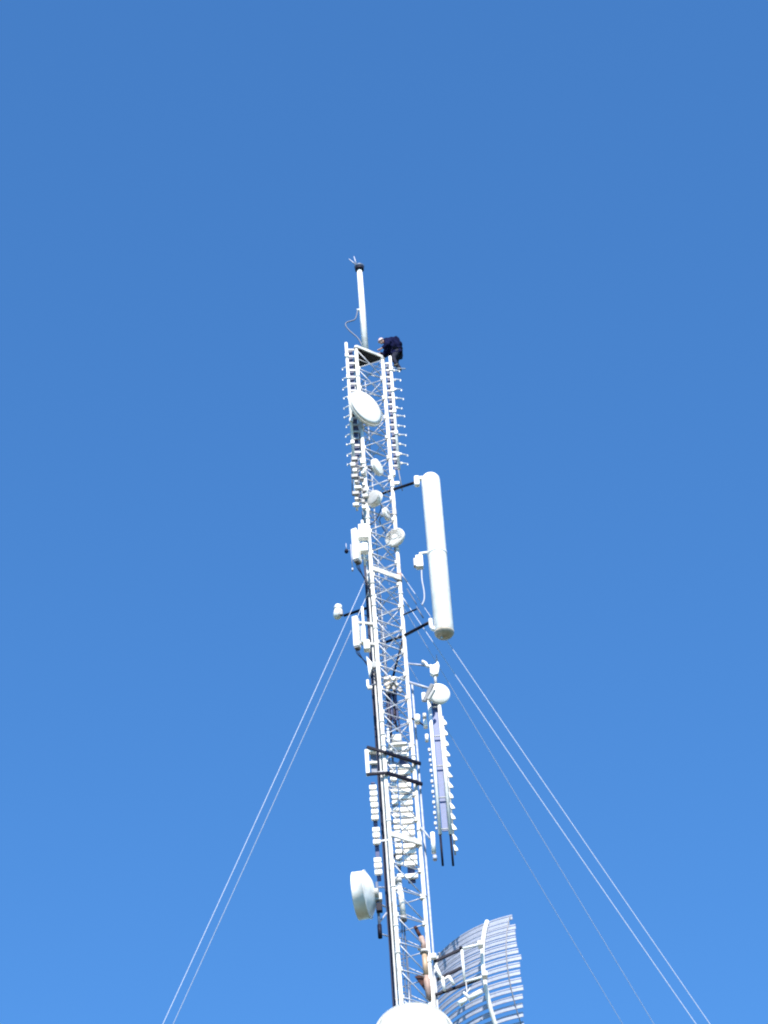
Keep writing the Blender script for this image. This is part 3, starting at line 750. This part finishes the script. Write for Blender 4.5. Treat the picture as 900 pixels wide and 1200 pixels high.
MB().tube(gq(538, 1177, -.1), gq(546, 1171, -.1), .10, .075, n=16).build('end_cap', M['white'], tt_)
MB().tube(gq(543, 1163, -.1), gq(550, 1169, -.1), .045).build('arm', M['white'], tt_)
MB().tube(gq(545, 1166, -.1), gq(551, 1158, .0), .03).build('arm', M['lgrey'], tt_)
MB().tube(gq(548, 1170, -.1), gq(546, 1150, .08), .02).build('hanger', M['lgrey'], tt_)

# ------------------------------------------------------------------ round dish at the very bottom of the frame
nb = V((.05, -1, 0)).normalized(); rb = 1.26
cpx = at(486, 1217, -1.5)
t = drum('bottom_dish', cpx, nb, rb * 2, .5, 'largest round white dish in front of the mast cut by the bottom of the photo', face='painted_folds', back=.2, bulge=.05)
t.location = t.location
MB().tube(up(FL, cpx.z + .6), V((FL.x, cpx.y + .8, cpx.z + .3)), .06).build('mount_arm', M['lgrey'], t)

# ------------------------------------------------------------------ guy wires
def guy(sp, px, py, v, label, r=.0115, sag=.5, gname='guy wires'):
    e = at(px, py, v); d = e - sp; L = (0.3 - sp.z) / d.z; g_ = sp + d * L
    N = 28; pts = []
    for i in range(N + 1):
        f = i / N; p = sp + d * L * f; pts.append(p - Z * (sag * 4 * f * (1 - f)))
    t = thing('guy_wire', g_, label, 'guy wire', gname)
    MB().path(pts, r, 6).build('strand', M['wire'], t)
    MB().path([pts[0], pts[0] + (pts[1] - pts[0]) * .25], r * 1.8, 8).build('turnbuckle', M['galv'], t)
    MB().box(V((g_.x, g_.y, .15)), (.8, .8, .6)).build('anchor_block', M['lgrey'], t)
    print('guy', [round(c, 1) for c in sp], [round(c, 1) for c in g_])
s = zrow(FL.x, FL.y, 664); guy(up(FL, s), 184, 1201, -1.5, 'outer of the two guy wires running down to the left')
s = zrow(FL.x, FL.y, 684); guy(up(FL, s), 197, 1201, 2.5, 'inner of the two guy wires running down to the left', r=.011)
s = zrow(FR.x, FR.y, 668); guy(up(FR, s), 840, 1201, 1.0, 'outermost right guy wire passing behind the long cylindrical antenna')
s = zrow(FR.x, FR.y, 697); guy(up(FR, s), 828, 1201, 1.0, 'right guy wire closest inside the outermost one', r=.012, sag=.8)
s = zrow(RL.x, RL.y, 640); guy(up(RL, s), 771, 1201, 9, 'faint right guy wire second from the mast at the frame bottom', r=.010, sag=.4)
s = zrow(RL.x, RL.y, 704); guy(up(RL, s), 734, 1201, 9, 'faint right guy wire nearest to the slatted reflector', r=.0095, sag=.4)

# report where key things fall
print('H_TOP', H_TOP, 'objects', len(bpy.data.objects))
for nm, p in (('FL', FL), ('FR', FR), ('RL', RL)):
    print(nm, [tuple(round(c) for c in proj(up(p, zrow(p.x, p.y, y)))) for y in (410, 670, 980, 1180)])
